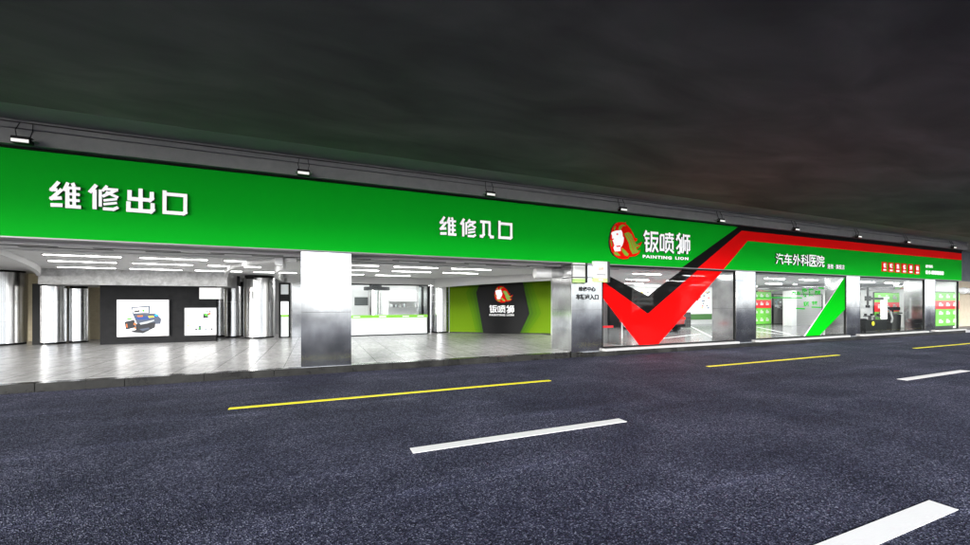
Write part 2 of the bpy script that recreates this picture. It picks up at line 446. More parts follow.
# boxes: left x, right x, and the rows of the top (at right x) and the bottom (at left x)
word(['wei','xiu','chu','kou'], [(51,82,184.5,207.5),(90,119.5,187.5,209.3),(128,155,191,212.3),(163.5,188,194.8,214.4)], sign)
word(['wei','xiu','ru','kou'], [(439,455.3,218.3,235.2),(459.5,475,220.3,236.5),(478.8,493,221.8,237.6),(497.5,511.5,223.6,239)], sign)
word(['ban','pen','shi'], [(642.3,657,232.4,252),(658.5,672.3,233.7,252.7),(674.5,688,234.9,253.5)], sign)
def fe(px, py):
    # emblem pixels -> the 9.7x enlargement of the photograph at (600, 215)
    p = at(600 + (px + 80)/9.7, 215 + (py + 70)/9.7, SY); return (p.x, p.z)
emblem(sign, fe, SY-.002, .07)

def fit(o, x0, x1):
    xs = [v.co.x for v in o.data.vertices]; a, b_ = min(xs), max(xs)
    for v in o.data.vertices: v.co.x = x0 + (v.co.x - a)/(b_-a)*(x1-x0)
def fitz(o, z0, z1):
    xs = [v.co.z for v in o.data.vertices]; a, b_ = min(xs), max(xs)
    for v in o.data.vertices: v.co.z = z0 + (v.co.z - a)/(b_-a)*(z1-z0)
for body, a, b_ in (('PAINTING', 642.3, 671.3), ('LION', 674.8, 688)):
    p = at(a, 258.0 + (a-642.3)*.048, SY); q = at(b_, 255.1 + (b_-642.3)*.05, SY)
    o = text_mesh('small_lettering', body, .3, M_LETTER, sign, 0, 0, SY-.012, .02, .014, space=1.2)
    fit(o, p.x, q.x); fitz(o, p.z, q.z)
xs = [774.5, 782.5, 791.5, 799.5, 808, 815.5]; xe = [782, 790.8, 799, 807.6, 815, 823]
for ch, a, b_ in zip('汽车外科医院', xs, xe):
    o = text_mesh('letter', ch, .8, M_LETTER, sign, 0, 0, SY-.03, .06, .007)
    p0 = at(a, 264.2 + (a-774.5)*.065, SY); p1 = at(b_, 253.7 + (b_-782)*.052, SY); fit(o, p0.x, p1.x); fitz(o, p0.z, p1.z)
o = text_mesh('small_lettering', '连锁 · 旗舰店', .4, M_LETTER, sign, 0, 0, SY-.02, .04, .004)
p0 = at(826.5, 268.6, SY); p1 = at(843.5, 265, SY); fit(o, p0.x, p1.x); fitz(o, p0.z, p1.z)
# six red service tiles
for i, ch in enumerate('钣喷洗修养检'):
    x0 = 881.6 + 6.55*i; x1 = x0 + 4.7; yo = .55*i
    pa = at(x0, 271.5+yo, SY); pb = at(x1, 262.2+yo, SY)
    t_ = MB().box(pa.x, pb.x, SY-.03, SY-.001, pa.z, pb.z).build('service_tile', M_RED, sign)
    o = text_mesh('symbol', ch, .4, M_LETTER, t_, 0, 0, SY-.034, .006, .012)
    wx = pb.x-pa.x; hz = pb.z-pa.z
    fit(o, pa.x+.22*wx, pb.x-.22*wx); fitz(o, pa.z+.4*hz, pb.z-.12*hz)
    MB().box(pa.x+.2*wx, pb.x-.2*wx, SY-.036, SY-.03, pa.z+.1*hz, pa.z+.26*hz).build('caption_bar', M_LETTER, t_)
o = text_mesh('small_lettering', '服务热线', .3, M_LETTER, sign, 0, 0, SY-.008, .01, .008)
p0 = at(925.5, 267.6, SY); p1 = at(932.5, 265.2, SY); fit(o, p0.x, p1.x); fitz(o, p0.z, p1.z)
o = text_mesh('small_lettering', '010-88888888', .4, M_LETTER, sign, 0, 0, SY-.008, .01, .012)
p0 = at(925.5, 274.2, SY); p1 = at(943.5, 271.3, SY); fit(o, p0.x, p1.x); fitz(o, p0.z, p1.z)

# floodlights under the beam
fl_names = ['above the exit lettering at the left', 'above the steel pillar between exit and entrance', 'right of the entrance lettering', 'above the lion emblem', 'above the bend of the black stripe',
            'above the hospital lettering', 'just right of the hospital lettering', 'above the red service tiles', 'at the right end of the sign']
for i, x in enumerate([20, 303.5, 491, 624, 722.5, 797.5, 860, 909, 955]):
    X = at(x, 150, 11.1).x
    t = thing('floodlight', 'small black floodlight on the beam, ' + fl_names[i], 'floodlight', (X, 11.3, 5.45), 'floodlights along the beam')
    MB().box(X-.15, X+.15, 11.10, 11.24, 5.13, 5.27).build('housing', M_BLACK, t, bevel=.012)
    MB().box(X-.13, X+.13, 11.085, 11.099, 5.142, 5.205).build('lens', M_LAMP, t)
    for q in (-1, 1):
        MB().box(X+q*.185, X+q*.155, 11.14, 11.315, 5.2, 5.225).build('bracket', M_GREY, t)
        MB().tube([(X+q*.1,11.2,5.272),(X+q*.13,11.22,5.42),(X+q*.1,11.295,5.60)], .008).build('cable', M_BLACK, t)
# conduit along the beam
tag(MB().cyl((-24,11.27,5.60),(XE,11.27,5.60),.014,n=8).build('conduit', M_DGREY), 'thin dark grey cable conduit running along the beam over the sign', 'conduit')

# ------------------------------------------------------------------ steel pillars
pil = [(301, 351.3), (571.5, 602), (736, 755.5), (846.5, 860), (925, 935.3)]
pl = ['wide square brushed steel pillar between the exit bay and the entrance bay', 'square brushed steel pillar with two rows of black lettering, beside the entrance bay',
      'square brushed steel pillar between the red decal window and the green decal window', 'square brushed steel pillar between the green decal window and the tyre machine window',
      'narrow looking steel pillar right of the tyre machine window']
P = []
for i, (a, b_) in enumerate(pil):
    x0, x1 = sx(a, FY), sx(b_, FY); P.append((x0, x1))
    t = thing('steel_pillar', pl[i], 'pillar', ((x0+x1)/2, FY+.6, 0), 'square steel pillars along the front')
    y0 = FY
    z0 = -.02
    y1 = FY + (1.25, 1.25, 1.12, .92, .9)[i]
    MB().box(x0+.01, x1-.01, y0+.012, y1, z0, SIGN0-.005).build('core', M_DGREY, t)
    seams = [.22, 1.14 if i else 1.42, 2.86 if i < 1 else 2.62, SIGN0-.008]
    seams = [.17, 1.64, 2.84, SIGN0-.008]
    for s0, s1 in zip(seams, seams[1:]):
        MB().box(x0, x1, y0, y1+.01, s0+.004, s1-.004).build('cladding_panel', M_STEEL, t, bevel=.004)
    MB().box(x0-.006, x1+.006, y0-.008, y1+.02, -.03, .168).build('base_plate', M_GRAN, t)
# black lettering on the second pillar
PA = bpy.data.objects['steel_pillar.001']
for body, (xa, xb, ya, yb) in (('维修中心', (578.5, 595.5, 291.3, 286.6)), ('车辆出入口', (576, 598.5, 299.8, 294.2))):
    o = text_mesh('lettering', body, .3, M_BLACK, PA, 0, 0, FY-.004, .006, .012)
    p0 = at(xa, ya, FY); p1 = at(xb, yb, FY); fit(o, p0.x, p1.x); fitz(o, p0.z, p1.z)

# two projecting light-box signs on the second pillar
for i, (a, b_, t_, bo, yp, lab) in enumerate([(572.5, 583, 263.5, 282.5, 11.50, 'slim white projecting sign box with a green foot, on the left of the lettered pillar'),
                                          (592, 608, 262, 282, 10.95, 'larger white projecting sign box with green foot, right side of the lettered pillar')]):
    p0 = at(a, bo, yp); p1 = at(b_, t_, yp)
    if i == 1: p1 = at(605, 262, yp)
    dep = .12
    t = thing('projecting_sign', lab, 'sign', (p0.x, yp, p0.z), 'projecting sign boxes on the lettered pillar')
    zz = p0.z + .19*(p1.z-p0.z)
    MB().box(p0.x, p1.x, yp-dep, yp-.005, zz, p1.z).build('face', mat('sign_face', g(.8), .4), t)
    MB().box(p0.x, p1.x, yp-dep, yp-.005, p0.z, zz-.001).build('green_band', mat('pale_green', (.5, .78, .25), .4, emit=.05), t)
    MB().box(p1.x+.001, p1.x+.10, yp-dep-.01, yp, p0.z-.01, p1.z+.01).build('side_frame', M_DGREY, t)
    if i == 1:
        for zb in (p0.z+.14, p1.z-.14):
            MB().tube([(p0.x-.01, yp-.05, zb), (p0.x-.75, yp-.02, zb), (p0.x-.75, FY-.002, zb)], .016).build('bracket', M_DGREY, t)
        o = text_mesh('lettering', '品牌', .1, mat('faint_orange', (.8,.5,.25),.5), t, (p0.x+p1.x)/2-.1, p1.z-.28, yp-dep-.004, .004)
        MB().box((p0.x+p1.x)/2-.16, (p0.x+p1.x)/2+.2, yp-dep-.004, yp-dep-.001, p1.z-.46, p1.z-.43).build('text_line', M_GREY, t)
        MB().box(p0.x+.18, p1.x-.18, yp-dep-.004, yp-dep-.001, (p0.z+zz)/2-.02, (p0.z+zz)/2+.03).build('text_line', M_WHITE, t)

# ------------------------------------------------------------------ shop windows
wl = ['large shop window with a red tick shaped decal outlined in black', 'shop window with green lettering and a slanting green decal band', 'clear shop window in front of the tyre changing machine', 'narrow shop window in front of the green and red banner at the far right']
gy = 11.61
wins = []
edges = [(P[1][1]+.01, P[2][0]-.01), (P[2][1]+.01, P[3][0]-.01), (P[3][1]+.01, P[4][0]-.01), (P[4][1]+.01, XE-.17)]
for i, (x0, x1) in enumerate(edges):
    t = thing('shop_window', wl[i], 'window', ((x0+x1)/2, gy, .257), 'shop windows of the workshop')
    z0, z1 = .258, SIGN0-.03
    MB().box(x0, x1, gy-.04, gy+.04, z0, z0+.05).box(x0, x1, gy-.04, gy+.04, z1-.05, z1).box(x0, x0+.05, gy-.04, gy+.04, z0+.051, z1-.051).box(x1-.05, x1, gy-.04, gy+.04, z0+.051, z1-.051).build('frame', M_BLACK, t)
    MB().box(x0+.051, x1-.051, gy-.006, gy+.006, z0+.051, z1-.051).build('pane', M_GLASS, t)
    wins.append((t, x0+.052, x1-.052, z0+.052, z1-.052))
# decals are drawn on the outer face of the glass
GY = gy - .010
def W(x, y): p = at(x, y, GY); return [p.x, p.z]
def decal(name, m, t, pts, dy=0):
    win = [w_ for w_ in wins if w_[0] is t][0]
    pts = [(min(max(p[0], win[1]), win[2]), min(max(p[1], win[3]), win[4])) for p in pts]
    return MB().prism(pts, GY-.003-dy, GY-dy).build(name, m, t)
t1 = wins[0][0]
# stripe feet continue the sign's stripes downwards
decal('red_tick', M_DRED, t1, [W(602.5,281), W(602.5,297.5), W(639,346.5), W(658.5,346), W(722,271.5), W(697,269.5), W(647.8,313.8)])
decal('black_tick', M_DBLK, t1, [W(606,274.5), W(602.5,281), W(647.8,313.8), W(697,269.5), W(682,268.5), W(655,290), W(648,296), W(609,276)], .004)
t2 = wins[1][0]
decal('green_band', M_DGRN, t2, [W(845.8,275), W(845.8,309.5), W(819.5,336.8), W(805,336.8)])
decal('pink_edge', mat('pale_pink_edge', (.8, .6, .78), .5), t2, [W(845.8,272.5), W(845.8,275), W(805,337), W(803.8,337)])
decal('green_line', M_DGRN, t2, [W(756,297), W(802,297.3), W(802,298.4), W(756,298)])
for body, bxs in (('快 速', (802, 313.5, 288.2, 297)), ('连锁', (814.5, 820.5, 290.3, 294.5)), ('汽车', (791, 801, 291.5, 295.2)), ('钣喷', (803.5, 809, 301.5, 306.5)), ('专家', (811.8, 817.3, 301, 305.2))):
    o = text_mesh('decal_lettering', body, .5, M_DGRN, t2, 0, 0, GY-.004, .004, .015)
    p0 = at(bxs[0], bxs[3], GY); p1 = at(bxs[1] if bxs[1] > 400 and bxs[1] < 900 and bxs[1] != 313.5 else 813.5, bxs[2], GY)
    fit(o, p0.x, p1.x); fitz(o, p0.z, p1.z)
for q in ((818.5,287.3,823.8,288.5), (796,307.8,804.8,309), (811.5,306.5,821.5,307.6)):
    decal('decal_bar', M_DGRN, t2, [W(q[0],q[1]), W(q[2],q[1]+.4), W(q[2],q[3]+.4), W(q[0],q[3])])

# ------------------------------------------------------------------ interior: left and middle bays
def cyl_column(px, D, r, z1, lab, grp='round steel columns'):
    x = sx(px, D)
    t = thing('round_column', lab, 'column', (x, D, FLOOR), grp)
    MB().cyl((x,D,FLOOR),(x,D,FLOOR+.07), r-.04, n=48).build('plinth', M_BLACK, t, smooth=True)
    zs = [FLOOR+.07, FLOOR+.95, FLOOR+1.75, FLOOR+2.35, z1]
    zs = [z for z in zs if z <= z1-.3] + [z1]
    for a, b_ in zip(zs, zs[1:]):
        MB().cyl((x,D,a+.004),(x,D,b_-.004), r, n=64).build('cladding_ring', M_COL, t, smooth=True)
    MB().cyl((x,D,z1),(x,D,H-.001), r-.06, n=48).build('neck', M_BLACK, t, smooth=True)
    return x
cyl_column(3, 22.6, .68, 3.12, 'wide round mirror steel column cut off by the left edge of the photo')
cyl_column(53, 22.3, .42, 2.58, 'round steel column beside the black panel, left of the beige wall strip')
cyl_column(79, 22.7, .34, 2.5, 'slim round steel column right before the dark poster wall')
cyl_column(259.5, 22.3, .68, 3.08, 'wide round steel column with black plinth standing in the exit bay')
cyl_column(233, 23.0, .36, 2.7, 'round steel column half hidden behind the wide column of the exit bay')
cyl_column(219, 23.6, .3, 2.6, 'slim dim steel column at the right edge of the dark poster wall')
x_ = cyl_column(440.5, 22.2, .56, 3.0, 'round steel column between the counter glass and the lime green wall')

bp = sx(38, 22.0)
tag(MB().box(sx(33,22.0), sx(43,22.0), 21.95, 22.1, FLOOR, 2.66).build('black_panel', M_BLACK), 'tall glossy black panel left of the round steel column', 'panel')
tag(MB().box(sx(238,23.4), sx(244,23.4), 23.3, 23.5, FLOOR, 2.95).build('black_panel', M_BLACK), 'narrow black panel behind the wide column of the exit bay', 'panel')

# lowered marble bulkhead and dark poster wall
XD0, XD1 = sx(100, 21), sx(216, 21)
struct(MB().box(sx(38,20.5), -3.6, 20.5, 24.2, 2.60, H-.002).build('bulkhead', M_MARB))
dw = tag(MB().box(XD0, XD1, 21, 21.2, FLOOR, 2.599).build('poster_wall', M_DARKW), 'charcoal feature wall carrying two white light boxes', 'wall')
def lightbox(a, b_, t_, bo, lab):
    p0 = at(a, bo, 20.9); p1 = at(b_, t_, 20.9)
    t = thing('light_box', lab, 'light box', ((p0.x+p1.x)/2, 21, p0.z), 'light boxes on the charcoal wall')
    MB().box(p0.x-.03, p1.x+.03, 20.93, 20.998, p0.z-.03, p1.z+.03).build('frame', M_DGREY, t)
    MB().box(p0.x, p1.x, 20.90, 20.929, p0.z, p1.z).build('picture', M_BOX, t)
    return t
LX = 8.818
def L8(px, py, D=20.896): p = at(110 + px/LX, 290 + py/LX, D); return (p.x, p.z)
lb1 = lightbox(117, 168.5, 300, 336.7, 'large white light box showing a black flatbed printer')
lb2 = lightbox(184.8, 216, 308, 335.3, 'smaller white light box with small scattered pictures at the right of the charcoal wall')
cBlk = mat('print_black', (.015,.015,.02), .5); cBlue = mat('print_blue', (.02,.07,.3), .5); cSlate = mat('print_slate', (.08,.1,.15), .5)
cOr = mat('print_orange', (.9,.2,.02), .5); cYe = mat('print_yellow', (.9,.7,.05), .5); cGr = mat('print_green', (.1,.6,.03), .5); cLg = mat('print_pale', (.55,.58,.6), .5)
cy = mat('print_cyan', (.0,.45,.8), .5)
pic = [(cLg,[(160,370),(290,392),(400,365),(300,350)]),(cSlate,[(188,150),(352,138),(352,205),(200,215)]),(M_BOX,[(200,160),(340,150),(340,198),(208,205)]),
 (cBlk,[(212,185),(262,175),(262,192),(215,200)]),(cGr,[(283,172),(308,170),(302,192),(288,192)]),
 (cBlk,[(128,280),(215,262),(225,330),(140,350)]),(cOr,[(143,300),(152,298),(155,330),(147,332)]),(cSlate,[(200,212),(400,205),(452,255),(445,300),(380,300),(240,300)]),
 (cBlue,[(222,240),(330,232),(420,215),(430,235),(330,262),(240,262)]),(cOr,[(240,225),(290,222),(290,236),(245,238)]),(cYe,[(335,230),(382,226),(395,240),(345,246)]),
 (cy,[(390,215),(425,215),(420,232),(400,232)]),(cBlk,[(225,300),(400,285),(398,330),(290,380),(170,368),(230,350)]),(cLg,[(262,290),(330,275),(390,262),(392,272),(330,295),(270,305)]),
 (cOr,[(210,290),(230,290),(230,308),(210,308)]),(cOr,[(216,328),(230,328),(230,342),(216,342)]),(cSlate,[(260,345),(345,330),(352,345),(290,362)]),(cGr,[(150,250),(190,248),(190,262),(155,265)])]
for k, (m, pts) in enumerate(pic):
    MB().prism([L8(*p) for p in pts], 20.894-.0012*k, 20.8998).build('printed_shape', m, lb1)
pic2 = [(cBlk,[(820,190),(885,180),(890,215),(865,222),(868,245),(820,250)]),(M_BOX,[(828,196),(878,188),(880,208),(830,212)]),(cGr,[(832,200),(860,215),(862,235),(834,225)]),(cOr,[(862,202),(888,202),(888,214),(866,214)]),
 (cBlk,[(745,345),(770,340),(775,356),(742,356)]),(cSlate,[(780,315),(802,312),(804,352),(778,355)]),(cGr,[(786,330),(796,328),(796,345),(786,346)]),(cSlate,[(835,340),(860,344),(858,352),(832,350)]),(cBlk,[(888,336),(906,336),(906,352),(888,352)]),(cYe,[(682,305),(694,305),(694,318),(682,318)])]
for k, (m, pts) in enumerate(pic2):
    MB().prism([L8(*p) for p in pts], 20.894-.0012*k, 20.8998).build('printed_shape', m, lb2)
p0 = at(200.5, 299, 20.2); p1 = at(222, 288, 20.2)
tag(MB().box(p0.x, p1.x, 20.0, 20.49, p0.z, p1.z).build('hanging_box', M_WHITE, bevel=.01), 'white box hanging from the ceiling at the right end of the charcoal wall', 'ceiling box')
p0 = at(274.5, 265, 12.9); p1 = at(283, 252, 12.9)
tag(MB().box(p0.x, p1.x, 12.9, 13.2, p0.z, H-.002).build('ceiling_box', M_WHITE, bevel=.02), 'small white box hanging under the ceiling left of the wide pillar', 'ceiling box')

# left end segment of the reception partition, behind the first pillar
tx0, tx1 = sx(279, 21.7), sx(290.5, 21.7)
t = thing('partition_end', 'black framed end of the reception partition with a green band, left of the wide pillar', 'display', ((tx0+tx1)/2, 21.7, FLOOR))
MB().box(tx0, tx0+.08, 21.6, 21.7, FLOOR, 2.86).box(tx1-.08, tx1, 21.6, 21.7, FLOOR, 2.86).box(tx0+.081, tx1-.081, 21.6, 21.7, 2.78, 2.86).box(tx0+.081, tx1-.081, 21.6, 21.7, FLOOR, FLOOR+.06).build('frame', M_BLACK, t)
MB().box(tx0+.081, tx1-.081, 21.63, 21.67, FLOOR+.061, 1.2).build('lower_panel', M_FROST, t)
MB().box(tx0+.081, tx1-.081, 21.62, 21.67, 1.201, 1.31).build('green_band', M_LIMEB, t)
MB().box(tx0+.081, tx1-.081, 21.63, 21.67, 1.311, 1.95).build('upper_panel', M_BOX, t)
MB().box(tx0+.081, tx1-.081, 21.63, 21.67, 1.951, 2.3).build('dark_panel', M_DARKW, t)
MB().box(tx0+.081, tx1-.081, 21.63, 21.67, 2.301, 2.779).build('top_panel', M_FROST, t)
xa, xb = sx(292, 21.6), sx(305, 21.6)
tag(MB().box(xa, xb, 21.5, 22.7, FLOOR, H-.003).build('steel_pier', M_STEEL, bevel=.01), 'square steel pier seen just behind the wide pillar', 'pier')

# curved ceiling coves
def arc_fin(name, pts, za, z1, th, m, zb=None):
    zb = za if zb is None else zb
    # quadratic curve in plan, extruded as an upright strip
    a, c, b_ = [Vector(p) for p in pts]; n = 20; L = []
    for i in range(n+1):
        s = i/n; L.append((1-s)**2*a + 2*s*(1-s)*c + s*s*b_)
    b = MB(); k = None
    out = []; inn = []
    for i, p in enumerate(L):
        d = (L[min(i+1, n)] - L[max(i-1, 0)]).normalized(); nn = Vector((-d.y, d.x))*th/2
        out.append(p+nn); inn.append(p-nn)
    for i in range(n):
        k = len(b.v); z0 = za + (zb-za)*i/n; z2 = za + (zb-za)*(i+1)/n
        b.v += [(*out[i], z0), (*out[i+1], z2), (*inn[i+1], z2), (*inn[i], z0), (*out[i], z1), (*out[i+1], z1), (*inn[i+1], z1), (*inn[i], z1)]
        b.f += [(k,k+1,k+2,k+3), (k+4,k+7,k+6,k+5), (k,k+4,k+5,k+1), (k+3,k+2,k+6,k+7)]; b.mi += [0]*4
        if i == 0: b.f.append((k,k+3,k+7,k+4)); b.mi.append(0)
        if i == n-1: b.f.append((k+1,k+5,k+6,k+2)); b.mi.append(0)
    return b.build(name, m, smooth=True)
M_COVE = mat('cove_white', g(.6), .5)
tag(arc_fin('ceiling_cove', [(sx(0,13.6), 13.4), (-8.2, 17.3), (sx(38,20.4), 20.44)], 3.08, H-.001, .12, M_COVE, 2.9), 'curved white ceiling cove sweeping to the leftmost wide column', 'ceiling cove', 'curved ceiling coves')
tag(arc_fin('ceiling_cove', [(sx(297,12.9), 12.9), (-2.6, 13.6), (-3.62, 20.44)], 3.08, H-.001, .12, M_COVE, 3.0), 'curved white ceiling cove sweeping from the wide pillar over the exit bay column', 'ceiling cove', 'curved ceiling coves')
tag(arc_fin('ceiling_cove', [(-.9, 13.6), (-1.6, 16), (-1.5, 21.5)], 2.9, H-.001, .1, M_COVE), 'inner curved cove right of the exit bay column', 'ceiling cove', 'curved ceiling coves')
tag(MB().box(sx(246,21.2), sx(254,21.2), 21.1, 21.25, 2.98, 3.12).build('ceiling_speaker', M_BLACK), 'small black box under the ceiling above the wide column of the exit bay', 'ceiling box')
ordn = ['first', 'second', 'third', 'fourth', 'fifth', 'sixth']
for i in range(6):
    a = (6.0+.75*i, 21.2-.65*i); c = (7.6+.55*i, 17.2-.5*i); e = (11.2, 14.6-.22*i)
    tag(arc_fin('ceiling_fin', [a, c, e], 2.70+.06*i, H-.001, .16, M_COVE, 2.95), f'{ordn[i]} curved white ceiling fin counted from the round column, over the lime green wall', 'ceiling fin', 'curved ceiling fins')
p0 = at(549, 275, 12.9)
tag(MB().cyl((p0.x-.5,13.1,H-.2),(p0.x+.5,13.0,H-.2),.18,n=32).build('duct_end', M_WHITE, smooth=True), 'white rounded duct end under the ceiling beside the lettered pillar', 'duct')

# strip lamps
rows = [(14.4, 'front'), (16.5, 'middle'), (19.2, 'rear')]
M_SFR = mat('lamp_frame', g(.45), .5)
def strip(x0, x1, D, lab, z=H, grp='ceiling strip lamps', wd=.09):
    t = thing('strip_lamp', lab, 'strip lamp', ((x0+x1)/2, D, z), grp)
    MB().box(x0-.03, x1+.03, D-wd/2-.03, D+wd/2+.03, z-.02, z-.001).build('frame', M_SFR, t)
    MB().box(x0, x1, D-wd/2, D+wd/2, z-.028, z-.021).build('diffuser', M_STRIPW if 'workshop' in grp or 'office' in grp else M_STRIP, t)
for D, rn in rows:
    for k in range(4):
        x0 = sx({'front': 44, 'middle': 49, 'rear': 58}[rn], D) + 2.05*k
        if x0 > -2.4: continue
        strip(x0, x0+1.6, D, f'strip lamp, {ordn[k]} from left in the {rn} row of the exit bay ceiling')
    for k in range(3):
        x0 = .4 + 2.15*k + (.3 if rn == 'middle' else 0)
        if k == 2 and D > 19: continue
        strip(x0, x0+1.6, D, f'strip lamp, {ordn[k]} from left in the {rn} row of the entrance bay ceiling')
    for k in range(3):  # unseen lamps beyond the left end, added to brighten that side
        x0 = -20 + 2.6*k
        strip(x0, x0+1.6, D, f'unseen added strip lamp left of the leftmost steel column, {rn} row, {ordn[k]} from left')
# linear air slots in the front soffit
for j, D in enumerate((12.42, 12.72)):
    for k in range(9):
        x0 = -9.6 + 2.35*k + .9*j
        if x0 > 9.4: continue
        bay = 'exit' if x0 < -.9 else 'entrance'
        kk = k if bay == 'exit' else k-4
        tag(MB().box(x0, x0+1.7, D-.045, D+.045, H-.012, H-.001).build('air_slot', M_BLACK), f'dark air slot, {(ordn*2)[abs(kk)]} from left in the {"front" if j == 0 else "rear"} line above the {bay} bay', 'air slot', 'linear air slots')
struct(MB().box(-30, 11.2, 13.25, 13.33, H-.05, H-.001).build('ceiling_step', M_COVE))

# counter glass wall of the entrance bay
xc0, xc1 = sx(304, 21.3), sx(427.8, 21.3)
t = thing('counter_partition', 'glazed reception partition with white lower panels and a green band across it', 'partition', ((xc0+xc1)/2, 21.3, FLOOR))
MB().box(xc0, xc1, 21.25, 21.35, FLOOR, FLOOR+.05).box(xc0, xc1, 21.24, 21.36, 2.80, 2.86).box(xc1-.02, xc1+.10, 21.2, 21.4, FLOOR+.051, 2.799).build('frame', M_BLACK, t)
for k in range(5):
    w_ = (xc1-xc0-.05)/5
    MB().box(xc0+w_*k+.006, xc0+w_*(k+1)-.006, 21.27, 21.33, FLOOR+.051, 1.10).build('lower_panel', M_FROST, t)
MB().box(xc0, xc1-.021, 21.26, 21.33, 1.101, 1.25).build('green_band', M_LIMEB, t)
for q in (1.7, 3.0, 4.2, 5.0):
    MB().box(q, q+.35, 21.255, 21.259, 1.14, 1.2).build('band_print', M_WHITE, t)
MB().box(xc0, xc1-.021, 21.295, 21.305, 1.251, 2.799).build('pane', M_GLASS, t)
struct(MB().box(-1.3, 6.4, 21.2, 21.5, 2.861, H-.001).build('bulkhead', M_COVE))
# things in the office behind the counter glass
sc_x = sx(375.5, 24)
cyl_column(375.5, 24.0, .42, 2.62, 'round steel column with black collar behind the reception glass')
tag(MB().cyl((sx(378,23.8),24.3,2.62),(sx(378,23.8),24.3,2.82),.75,n=40).build('ceiling_collar', M_BLACK), 'black ring collar around the column behind the reception glass', 'collar')
t = thing('wall_screen', 'dark wall screen above a white cabinet behind the reception glass at left', 'screen', (sx(360,26), 26, 1.7))
MB().box(sx(355,26), sx(368,26), 25.9, 25.97, 1.75, 2.2).build('panel', mat('screen_dark', (.03,.04,.04), .2), t, bevel=.01)
MB().box(sx(355,26)-.03, sx(368,26)+.03, 25.972, 25.998, 1.72, 2.23).build('casing', M_BLACK, t)
tag(MB().box(sx(345,26.2), sx(371,26.2), 26.0, 26.4, FLOOR, 2.65).build('cabinet', M_WGLOSS), 'white cabinet wall behind the wall screen', 'cabinet')
t = thing('shelf_unit', 'long white shelf unit with files behind the reception glass at right', 'shelf', (sx(405,26.5), 26.5, FLOOR))
sx0, sx1 = sx(389,26.5), sx(418,26.5)
MB().box(sx0, sx1, 26.8, 26.9, FLOOR, 2.7).build('back', M_WHITE, t)
for i, z in enumerate((1.05, 1.55, 1.95)): MB().box(sx0, sx1, 26.3, 26.799, z, z+.04).build('shelf', M_SFR, t)
for i in range(16):
    x = sx0 + .15 + i*.13 + (.5 if i > 7 else 0)
    MB().box(x, x+.09, 26.4, 26.7, 1.591, 1.591+random.uniform(.18,.28)).build('file', [M_WGLOSS, M_GREY, M_FROST, M_SFR][i % 4], t)
tag(MB().box(sx(418,22.2), sx(427,22.2), 22, 22.6, FLOOR, 2.86).build('steel_pier', M_STEEL), 'square steel pier behind the right end of the reception glass', 'pier')
for k in range(3): strip(-.5+2.6*k, 1.4+2.6*k, 24.2, f'front strip lamp in the office behind the reception glass, {ordn[k]} from left', grp='office strip lamps')
for k in range(3): strip(-.5+2.6*k, 1.4+2.6*k, 26.6, f'rear strip lamp in the office behind the reception glass, {ordn[k]} from left', grp='office strip lamps') if k != 3 else None

# ------------------------------------------------------------------ lime green feature wall (at an angle)
GA = Vector((sx(449.5, 21.6), 21.6)); GB = Vector((sx(551, 18.45), 18.45))
gd = (GB-GA).normalized(); gn = Vector((gd.y, -gd.x))      # gn points to the street
if gn.y > 0: gn = -gn
gl = (GB-GA).length
def GW(l, off, z): p = GA + gd*l + gn*off; return (p.x, p.y, z)
def wallhit(px, py):               # pixel -> distance along the wall, height
    u = (px-485)/FOC; dv = Vector((CT+u*ST, ST-u*CT))      # per unit depth
    # solve z*dv = GA + gd*l
    det = dv.x*(-gd.y) - (-gd.x)*dv.y
    z = (GA.x*(-gd.y) + gd.x*GA.y)/det
    l = (dv.x*z-GA.x)/gd.x
    return l, CAMH + (HY-py)/FOC*z
gw = thing('green_feature_wall', 'lime green wall with a charcoal hexagon, lion emblem and white lettering in the entrance bay', 'wall', (GA.x, GA.y, FLOOR))
def wprism(name, m, pts, o0, o1, parent=None, side=None):
    b = MB().prism(pts, o0, o1, 0, 0 if side is None else 1)
    b.v = [GW(x, -y, z) for (x, y, z) in b.v]
    return b.build(name, m if side is None else [m, side], parent)
# prism works in (l, z) with y = -offset towards the street
wprism('panel', M_LIME, [(0, FLOOR), (gl, FLOOR), (gl, H-.002), (0, H-.002)], 0, .2, gw)
wprism('skirting', M_BLACK, [(0, FLOOR), (gl, FLOOR), (gl, FLOOR+.06), (0, FLOOR+.06)], -.02, -.001, gw)
hexp = [(482.4,270),(522.3,268),(529.4,313.5),(520.2,335),(483.7,333.6),(476.7,292.5)]
hl = [wallhit(*p) for p in hexp]
hl[0] = (hl[0][0], H-.01); hl[1] = (hl[1][0], H-.01); hl[3] = (hl[3][0], FLOOR+.062); hl[4] = (hl[4][0], FLOOR+.062)
cxm = sum(p[0] for p in hl)/6
for k, (gr, c) in enumerate(((1.42, (.075,.175,.006)), (1.28, (.065,.155,.008)), (1.14, (.05,.13,.012)))):
    wprism('relief_layer', mat(f'lime_relief_{"abc"[k]}', c, .8, spec=.05), [(cxm+(p[0]-cxm)*gr if i in (2, 5) else cxm+(p[0]-cxm)*(gr-.08*0), p[1]) for i, p in enumerate(hl)], -.03*(k+1), -.03*k-.001, gw)
hexo = wprism('charcoal_hexagon', mat('hexagon_grey', (.018,.018,.019), .7, spec=.1), hl, -.16, -.092, gw)
l0, ze = wallhit(495, 286.2); l1, zb = wallhit(513.6, 302.7)
b_ = (l1-l0)/315
def fg(px, py): return (l0 + px*(l1-l0)/318, ze - py*(ze-zb)/362)
def wparts(name, m, polys, o0, o1, par):
    b = MB()
    for q in polys: b.prism([fg(*p) for p in q], o0, o1)
    b.v = [GW(x, -y, z) for (x, y, z) in b.v]; return b.build(name, m, par)
em = wparts('emblem', M_LRED, [E_RED], -.20, -.161, gw)
[wparts('mane_strand', M_LGRN, [q_], -.206, -.196, em) for q_ in E_GREEN]
